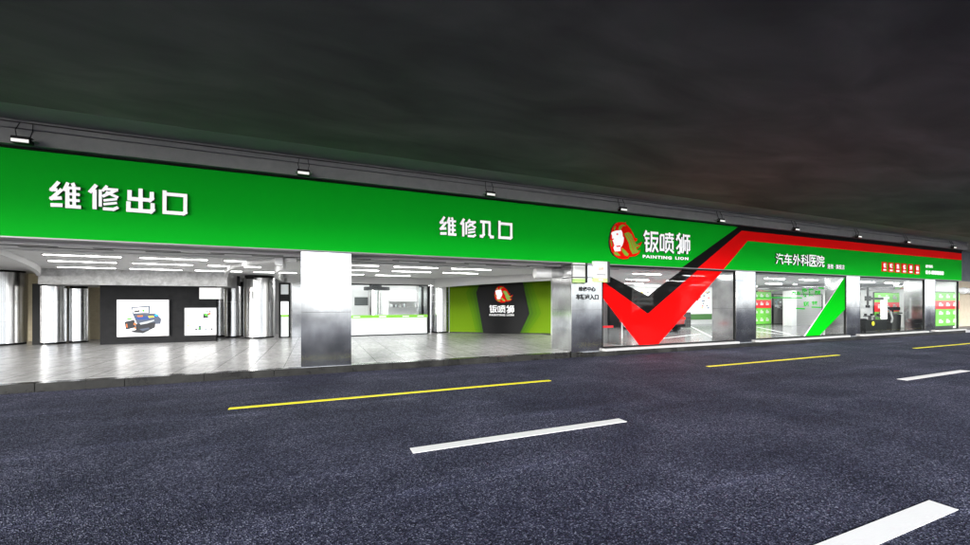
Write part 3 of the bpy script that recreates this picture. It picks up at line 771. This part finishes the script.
wparts('face', M_LETTER, [E_WHITE], -.212, -.196, em)
def wglyph(key, a, b2, t_, bo):
    L0, Z0 = wallhit(a, bo); L1, Z1 = wallhit(b2, t_)
    o = glyph('letter', key, L0, L1, Z0, Z1, -.161, None, .04)
    for v in o.data.vertices: v.co = GW(v.co.x, -v.co.y, v.co.z)
    o.parent = gw; o.matrix_parent_inverse = parent_inv(gw)
wglyph('ban', 490, 497.5, 305.3, 312.6); wglyph('pen', 498.3, 505.8, 305.3, 312.7); wglyph('shi', 506.8, 514.2, 305.4, 312.9)
for body, a, b_ in (('PAINTING', 490, 505.5), ('LION', 507, 514.2)):
    L0, Z0 = wallhit(a, 315.8); L1, Z1 = wallhit(b_, 314.0)
    o = text_mesh('small_lettering', body, .15, M_LETTER, None, 0, 0, -.165, .01, .004, space=1.15)
    fit(o, L0, L1); fitz(o, Z0, Z1)
    for v in o.data.vertices: v.co = GW(v.co.x, -v.co.y, v.co.z)
    o.parent = gw; o.matrix_parent_inverse = parent_inv(gw)
# partition from the green wall to the lettered pillar
struct(MB().plan([(GB.x, GB.y+.02), (GB.x+.2, GB.y), (P[1][1]+.1, 12.9), (P[1][1]-.1, 12.9)], FLOOR, H-.002).build('wall', M_WHITE))
struct(MB().plan([(GA.x-.02, GA.y+.25), (GA.x+.2, GA.y+.25), (GA.x+.2, 28.39), (GA.x-.02, 28.39)], FLOOR, H-.002).build('wall', M_WHITE))
struct(MB().plan([(GA.x+.3, GA.y+.3), (GB.x+.2, GB.y+.1), (15.5, 28.38), (15.3, 28.38)], FLOOR, H-.002).build('wall', M_WHITE)) if False else None

# ------------------------------------------------------------------ workshop behind the windows
# back wall of the workshop and its furniture
BW = 22.6
struct(MB().box(GB.x+.3, XE-.2, BW, BW+.2, FLOOR, H-.002).build('wall', mat('workshop_wall', g(.7), .6)))
strip_n = 0
for D in (13.8, 17.5, 21):
    for k in range(8):
        x0 = 13 + 3.0*k
        if D > 20 and k % 2: continue
        strip(x0, x0+1.5, D, f'strip lamp in the workshop ceiling, {"front" if D<15 else "middle" if D<20 else "rear"} row, {(ordn+["seventh","eighth"])[k]} from left', grp='workshop strip lamps', wd=.12)
# white bay lines on the workshop floor
for (a, b_, wd) in (((690,326),(714,338),.1), ((640,341),(700,334),.08), ((757,327),(790,334),.1), ((757,331.5),(800,336),.09)):
    def fl(px, py):
        u = (px-485)/FOC; z = (CAMH-FLOOR)*FOC/(py-HY); return Vector((z*(CT+u*ST), z*(ST-u*CT)))
    p, q = fl(*a), fl(*b_)
    if min(p.y, q.y) < 11.9: continue
    d = (q-p).normalized(); n = Vector((-d.y, d.x))*wd/2
    struct(MB().plan([p-n, q-n, q+n, p+n], FLOOR+.001, FLOOR+.005).build('bay_line', M_WHI))
# poster with cars
def poster(name, lab, x0, x1, z0, z1, D, rows, grp=None, frame=M_DGREY, cat='poster'):
    t = thing(name, lab, cat, ((x0+x1)/2, D, z0), grp)
    MB().box(x0-.05, x1+.05, D, D+.06, z0-.05, z1+.05).build('frame', frame, t)
    n = len(rows)
    for k, m in enumerate(rows):
        a = z1 - (z1-z0)*(k+1)/n; b_ = z1 - (z1-z0)*k/n
        r = MB().box(x0, x1, D-.02, D-.001, a+.004, b_-.004).build('band', m, t)
        for j in range(3):
            q0 = x0 + (x1-x0)*(.12+.3*j); hh = b_-a
            MB().box(q0, q0+(x1-x0)*.16, D-.026, D-.021, a+hh*.35, a+hh*.62).box(q0+.03, q0+(x1-x0)*.1, D-.026, D-.021, a+hh*.66, a+hh*.78).build('print', M_WHITE, r)
    return t
D1 = BW-.08
x0, x1 = sx(632.5, D1), sx(657, D1)
t = thing('car_poster', 'wall poster with rows of small car pictures behind the red tick window', 'poster', ((x0+x1)/2, D1, 1))
zt = at(640, 289, D1).z; zb_ = at(640, 318, D1).z
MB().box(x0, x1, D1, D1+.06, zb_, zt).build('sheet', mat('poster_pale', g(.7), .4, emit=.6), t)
cars = [cBlk, cSlate, M_RED, cYe, cBlk, cBlue, M_GREY]
for i in range(4):
    for j in range(6):
        cxx = x0 + (x1-x0)*(.12+.25*i); cz = zt - (zt-zb_)*(.12+.15*j)
        ww = (x1-x0)*.085
        MB().prism([(cxx-ww,cz-.05),(cxx+ww,cz-.05),(cxx+ww,cz),(cxx+ww*.5,cz+.02),(cxx+ww*.3,cz+.06),(cxx-ww*.4,cz+.06),(cxx-ww*.6,cz+.02),(cxx-ww,cz)], D1-.01, D1-.001).build('car_picture', cars[(i*3+j*2) % 7], t)
tag(MB().box(sx(609,21.8), sx(631.5,21.8), 21.75, 21.95, FLOOR, 2.9).build('dark_partition', M_DARKW), 'dark partition panel at the left inside the red tick window', 'partition')
tag(MB().box(x0+.2, x1+.3, BW-.35, BW-.1, zt+.2, zt+.42).build('lamp_box', M_BOX), 'long white glowing lamp box above the car poster', 'lamp box')
x0, x1 = sx(683, D1), sx(712, D1); zt = at(695, 287, D1).z; zb_ = at(695, 324.5, D1).z
t = thing('logo_banner', 'large white banner with a red lion disc behind the red tick window', 'banner', ((x0+x1)/2, D1, 1))
MB().box(x0, x1, D1, D1+.06, .55, zt).build('sheet', mat('banner_white', g(.8), .4, emit=.1), t)
MB().box(x0, x1, D1-.01, D1-.001, .55, 1.0).build('green_foot', mat('banner_green', (.08,.22,.06), .5), t)
cxx, czz = sx(695.5, D1), at(695, 295, D1).z
MB().prism([(cxx+.62*math.cos(a*math.pi/8)*(1.0 if a % 2 else .82), czz+.5*math.sin(a*math.pi/8)*(1.0 if a % 2 else .82)) for a in range(16)], D1-.012, D1-.001).build('disc', M_LRED, t)
MB().prism([(cxx-.2,czz-.25),(cxx+.08,czz-.25),(cxx+.12,czz+.12),(cxx-.08,czz+.25),(cxx-.22,czz+.1)], D1-.018, D1-.0125).build('lion_face', M_WHITE, t)
for i in range(14):
    a = x0 + random.uniform(1.2, x1-x0-.3) ; z = random.uniform(1.3, zt-.2)
    MB().box(a, a+.14, D1-.012, D1-.001, z, z+.08).build('small_print', [cBlue, cSlate, M_RED, cYe][i % 4], t)
# dark lockers
for i, (a, b2, z1) in enumerate(((658.5, 664, 2.7), (668, 681, 2.75))):
    t = thing('locker', 'tall dark locker ' + ('right beside the car poster' if i == 0 else 'left of the white lion banner'), 'locker', (sx(a,22), 22, FLOOR), 'dark lockers')
    MB().box(sx(a,22.0), sx(b2,22.0), 22.0, 22.5, FLOOR, z1).build('body', M_DGREY, t, bevel=.01)
    MB().box(sx(a,22.0)+.04, sx(b2,22.0)-.04, 21.985, 21.999, FLOOR+.1, z1-.06).build('door', mat('locker_door', g(.045), .4), t)
    MB().box(sx(b2,22.0)-.15, sx(b2,22.0)-.12, 21.96, 21.984, 1.1, 1.35).build('handle', M_STEEL, t)
t = thing('tool_cabinet', 'low dark grey tool cabinet on the floor under the lion banner', 'cabinet', (sx(688.5,19), 19, FLOOR))
cx0, cx1 = sx(686.5,19), sx(691,19)
MB().box(cx0, cx1, 19, 19.5, FLOOR+.05, 1.25).build('body', mat('cabinet_grey', g(.12), .4), t, bevel=.01)
for k in range(4): MB().box(cx0+.03, cx1-.03, 18.985, 18.999, FLOOR+.1+.25*k, FLOOR+.32+.25*k).build('drawer', M_DGREY, t)

# red car standing in the workshop
cxc = sx(671.5, 17.3)
t = thing('car', 'red hatchback parked behind the red tick decal', 'car', (cxc, 18.9, FLOOR))
def sec(y, hw, z0, z1, r):
    return y, hw, z0, z1, r
bm_ = MB(); secs = [(17.0,.72,.45,.95),(17.12,.84,.30,1.02),(17.5,.88,.26,1.05),(19.0,.89,.25,1.02),(20.1,.88,.26,.95),(20.75,.82,.30,.80),(20.95,.66,.42,.66)]
ringn = 12
for (y, hw, z0, z1) in secs:
    for i in range(ringn):
        a = 2*math.pi*(i+.5)/ringn; cs, sn = math.cos(a), math.sin(a)
        px = hw*math.copysign(abs(cs)**.45, cs); pz = (z0+z1)/2 + (z1-z0)/2*math.copysign(abs(sn)**.45, sn)
        bm_.v.append((cxc+px, y, FLOOR+pz))
for s in range(len(secs)-1):
    for i in range(ringn):
        j = (i+1) % ringn; bm_.f.append((s*ringn+i, s*ringn+j, (s+1)*ringn+j, (s+1)*ringn+i)); bm_.mi.append(0)
bm_.f.append(tuple(range(ringn))); bm_.mi.append(0); bm_.f.append(tuple(range((len(secs)-1)*ringn, len(secs)*ringn))); bm_.mi.append(0)
M_CAR = mat('car_red', (.6, .01, .01), .25, coat=1)
bm_.build('body', M_CAR, t, smooth=True)
b = MB(); q = [(17.15,1.0,.70),(17.55,1.44,.58),(18.9,1.48,.58),(19.8,1.0,.72)]
for (y, z, hw) in q: b.v += [(cxc-hw, y, FLOOR+z), (cxc+hw, y, FLOOR+z)]
b.f += [(0,1,3,2),(2,3,5,4),(4,5,7,6)]; b.f += [(0,2,4,6),(1,7,5,3)]; b.f.append((0,6,7,1)); b.mi += [0]*6
b.build('cabin', M_BLACK, t)
MB().box(cxc-.57, cxc+.57, 17.6, 18.88, FLOOR+1.47, FLOOR+1.52).build('roof', M_CAR, t, bevel=.02)
for sx_ in (-1, 1):
    for yy in (17.75, 20.1):
        wh = MB().cyl((cxc+sx_*.72, yy, FLOOR+.32),(cxc+sx_*.90, yy, FLOOR+.32), .32, n=28).build('wheel', mat('tyre', g(.02), .8), t, smooth=True)
        MB().cyl((cxc+sx_*.9, yy, FLOOR+.32),(cxc+sx_*.915, yy, FLOOR+.32), .2, n=20).build('rim', M_STEEL, wh, smooth=True)
    MB().box(cxc+sx_*.5, cxc+sx_*.78, 16.99, 17.06, FLOOR+.72, FLOOR+.86).build('tail_light', mat('tail_light', (.8,.02,.02), .2, emit=.2), t, bevel=.01)
MB().box(cxc-.75, cxc+.75, 16.97, 17.1, FLOOR+.3, FLOOR+.45).build('bumper', M_BLACK, t, bevel=.02)
# low red and white barrier at the far left of the first window
t = thing('barrier_post', 'thin white post with a red rail at the left of the red tick window', 'barrier', (sx(622,15), 15, FLOOR))
MB().cyl((sx(622,15),15,FLOOR),(sx(622,15),15,1.9),.03,n=12).build('post', M_WHITE, t)
MB().box(sx(603,15), sx(613,15), 14.98, 15.02, .72, .82).build('rail', M_PRED, t)

# second window: green and red light box, door, column, roller panel, duct
RG = [M_PGREEN, M_PRED, M_PGREEN, M_PGREEN]
D2 = 20.4
poster('price_board', 'green standing board with one red band, behind the green decal window', sx(752,D2), sx(770.8,D2), at(760,324,D2).z, at(760,292,D2).z, D2, RG, 'green and red boards', M_BLACK, 'board')
tag(MB().box(sx(752,D2)-.05, sx(771.5,D2)+.05, D2+.061, D2+.25, FLOOR, at(760,292,D2).z+.1).build('board_stand', M_BLACK), 'black plinth stand carrying the green board behind the green decal window', 'stand')
t = thing('notice_door', 'grey door covered with pale notices behind the green decal window', 'door', (sx(779,D2+.3), D2+.3, FLOOR))
dx0, dx1 = sx(772.8,D2), sx(786,D2); dz = at(779,293.5,D2).z
MB().box(dx0, dx1, D2, D2+.08, FLOOR, dz).build('frame', M_BLACK, t)
MB().box(dx0+.1, dx1-.1, D2-.02, D2-.001, FLOOR+.03, dz-.1).build('leaf', mat('door_grey', g(.16), .4), t)
MB().box(dx0+.1, dx1-.1, D2-.03, D2-.021, dz-.16, dz-.1).build('header', M_TAN, t)
for i in range(11):
    a = random.uniform(dx0+.2, dx1-.7); z = random.uniform(1.25, dz-.35)
    MB().box(a, a+random.uniform(.2,.45), D2-.026-.0006*i, D2-.021, z, z+random.uniform(.08,.2)).build('notice', [M_FROST, mat('notice_blue',(.2,.3,.36),.5), M_SFR][i % 3], t)
cc = sx(789.7, 18.6)
tag(MB().box(cc-.3, cc+.3, 18.3, 18.9, FLOOR, H-.003).build('white_column', M_WHITE), 'square white column left of the grey roller panel in the workshop', 'column')
t = thing('roller_panel', 'wide grey roller shutter behind the green window lettering', 'shutter', (sx(803,18.5), 18.5, FLOOR))
rx0, rx1 = sx(794,18.5), sx(821,18.5)
b = MB()
for k in range(19): b.box(rx0, rx1, 18.45+.012*(k % 2), 18.55, FLOOR+.12*k+.002, FLOOR+.12*(k+1)-.002)
b.build('slats', mat('shutter_grey', g(.32), .5), t)
MB().box(rx0-.05, rx1+.05, 18.4, 18.6, FLOOR+2.285, FLOOR+2.36).box(rx0-.06, rx0-.002, 18.4, 18.6, FLOOR, FLOOR+2.28).box(rx1+.002, rx1+.06, 18.4, 18.6, FLOOR, FLOOR+2.28).build('frame', M_DGREY, t)
def duct(lab, x, y0, y1, z, r):
    tag(MB().cyl((x,y0,z),(x,y1,z),r,n=32).cyl((x,y0-.02,z),(x,y0+.05,z),r+.03,n=32,mi=1).cyl((x,y0-.03,z),(x,y0-.021,z),r-.04,n=32,mi=2).build('air_duct', [M_STEEL, M_GREY, M_BLACK], smooth=True), lab, 'duct', 'air ducts')
duct('round steel air duct under the ceiling behind the green decal window', sx(828,15.5), 15.5, 20, 2.95, .22)
duct('round steel air duct under the ceiling above the tyre machine', sx(906,13.3), 13.3, 17, 2.95, .2)

# third window: tyre changer and wheel balancer
D3 = 12.3
def T(px, py, D=D3): p = at(px, py, D); return p
t = thing('tyre_changer', 'black tyre changing machine with a white column and a horizontal arm behind the clear window', 'machine', (sx(876,D3), D3+.3, FLOOR))
xa, xb = sx(863.5,D3), sx(888,D3)
MB().box(xa+.1, xb-.1, D3, D3+.75, FLOOR+.03, .9).build('base_cabinet', M_BLACK, t, bevel=.03)
MB().box(xa, xb, D3-.06, D3+.05, FLOOR, FLOOR+.1).build('foot_rail', M_DGREY, t)
MB().box(xa-.05, xa+.12, D3-.1, D3+.3, .55, 1.0).box(xa-.02, xa+.05, D3-.1, D3, .2, .46).build('bead_arm', M_BLACK, t, bevel=.015)
xt = sx(869.5,D3+.45)-.2
MB().cyl((xt+.2,D3+.35,.9),(xt+.2,D3+.35,1.08),.16,n=28).cyl((xt+.2,D3+.35,1.08),(xt+.2,D3+.35,1.14),.36,n=32).build('turntable', M_DGREY, t, smooth=True)
b = MB()
for k in range(4):
    a = k*math.pi/2+.4; b.box(xt+.2+.26*math.cos(a)-.05, xt+.2+.26*math.cos(a)+.05, D3+.35+.26*math.sin(a)-.05, D3+.35+.26*math.sin(a)+.05, 1.141, 1.25)
b.build('clamp', M_BLACK, t)
xc = sx(886.7,D3+.4)
MB().box(xc-.11, xc+.11, D3+.4, D3+.66, .9, 2.24).build('column', mat('machine_white', g(.72), .35), t, bevel=.02)
MB().box(xt+.1, xc-.161, D3+.47, D3+.57, 2.06, 2.2).build('arm', M_BLACK, t, bevel=.012)
MB().cyl((xt+.18,D3+.52,1.72),(xt+.18,D3+.52,2.78),.05,n=16).box(xt+.06,xt+.30,D3+.42,D3+.62,2.0,2.27).cyl((xt+.18,D3+.52,1.6),(xt+.18,D3+.52,1.76),.1,n=16).build('mount_rod', M_BLACK, t)
MB().cyl((xa+.95,D3-.005,.72),(xa+.95,D3-.03,.72),.12,n=24).build('badge', mat('badge_yellow', (.7,.65,.02), .5), t)
MB().cyl((xa+1.35,D3+.0,.25),(xa+1.35,D3-.12,.22),.05,n=12).cyl((xa+1.6,D3+.0,.25),(xa+1.6,D3-.12,.22),.05,n=12).build('pedal', M_STEEL, t)
MB().tube([(xc+.17,D3+.45,1.5),(xc+.55,D3+.45,1.35),(xc+.65,D3+.4,.95),(xc+.4,D3+.35,.7)],.045,n=12).build('helper_arm', M_GREY, t)
t = thing('wheel_balancer', 'black wheel balancing machine with a dark hood, right of the tyre changer', 'machine', (sx(896,D3), D3+.6, FLOOR))
x0, x1 = sx(891.5,D3+.4), sx(901.5,D3+.4)
MB().prism([(x0,FLOOR),(x1-.1,FLOOR),(x1,1.15),(x0+.1,1.25)], D3+.4, D3+.95).build('cabinet', M_BLACK, t, bevel=.02)
MB().box(x0+.05, x1+.02, D3+.35, D3+1.0, 1.2, 1.3).build('tray', M_DGREY, t, bevel=.02)
MB().box(x0+.45, x1+.25, D3+.55, D3+.9, 1.42, 1.62).cyl(((x0+x1)/2+.3,D3+.7,1.3),((x0+x1)/2+.3,D3+.7,1.45),.05,n=12).build('monitor_head', M_BLACK, t, bevel=.01)
MB().cyl((x1,D3+.7,.95),(x1+.25,D3+.7,.95),.05,n=16).cyl((x1+.15,D3+.7,.95),(x1+.2,D3+.7,.95),.14,n=24).build('shaft', M_STEEL, t, smooth=True)
D4 = 13.9
poster('price_board', 'green board with one red band standing behind the tyre changer', sx(874.5,D4), sx(899,D4), at(885,321,D4).z, at(885,293,D4).z, D4, [M_PGREEN, M_PRED, M_PGREEN], 'green and red boards', M_BLACK, 'board')
tag(MB().box(sx(874.5,D4)+.5, sx(899,D4)-.5, D4+.061, D4+.2, FLOOR, 2.1).build('board_stand', M_DGREY), 'dark stand carrying the green board behind the tyre changer', 'stand')
# fourth window
D5 = 11.74
poster('price_board', 'tall green board with one red band filling the last window on the right', sx(935.6,D5), sx(959,D5), at(948,325.5,D5).z, at(948,292.5,D5).z, D5, RG, 'green and red boards', M_DGREY, 'board')
tag(MB().box(sx(935.6,D5), sx(959,D5), D5+.065, D5+.12, FLOOR, at(948,292.5,D5).z).build('board_stand', M_DGREY), 'dark stand carrying the tall green board in the last window', 'stand')

# ------------------------------------------------------------------ beyond the shop
struct(MB().box(XE+.05, 110, 13.4, 13.7, 0, 3.45).build('wall', M_TAN))
struct(MB().box(XE+.05, 110, 13.5, 13.8, 3.452, 5.9).build('wall', M_BLUEW))
struct(MB().box(XE+.31, 110, 11.5, 13.39, -.05, .17).build('pavement', M_CONC))
t = thing('wall_pipe', 'fat white jointed pipe along the tan wall beyond the shop', 'pipe', (XE+1, 13.1, 2.7))
MB().cyl((XE+.1,13.1,2.75),(XE+14,13.1,2.75),.2,n=24).build('tube', M_WHITE, t, smooth=True)
for k in range(8): MB().cyl((XE+.6+1.6*k,13.1,2.75),(XE+.75+1.6*k,13.1,2.75),.24,n=24).build('collar', M_FROST, t, smooth=True)

for o in sc.objects:
    if 'label' in o and len(o['label'].split()) > 16: print('LONG', o['label'])
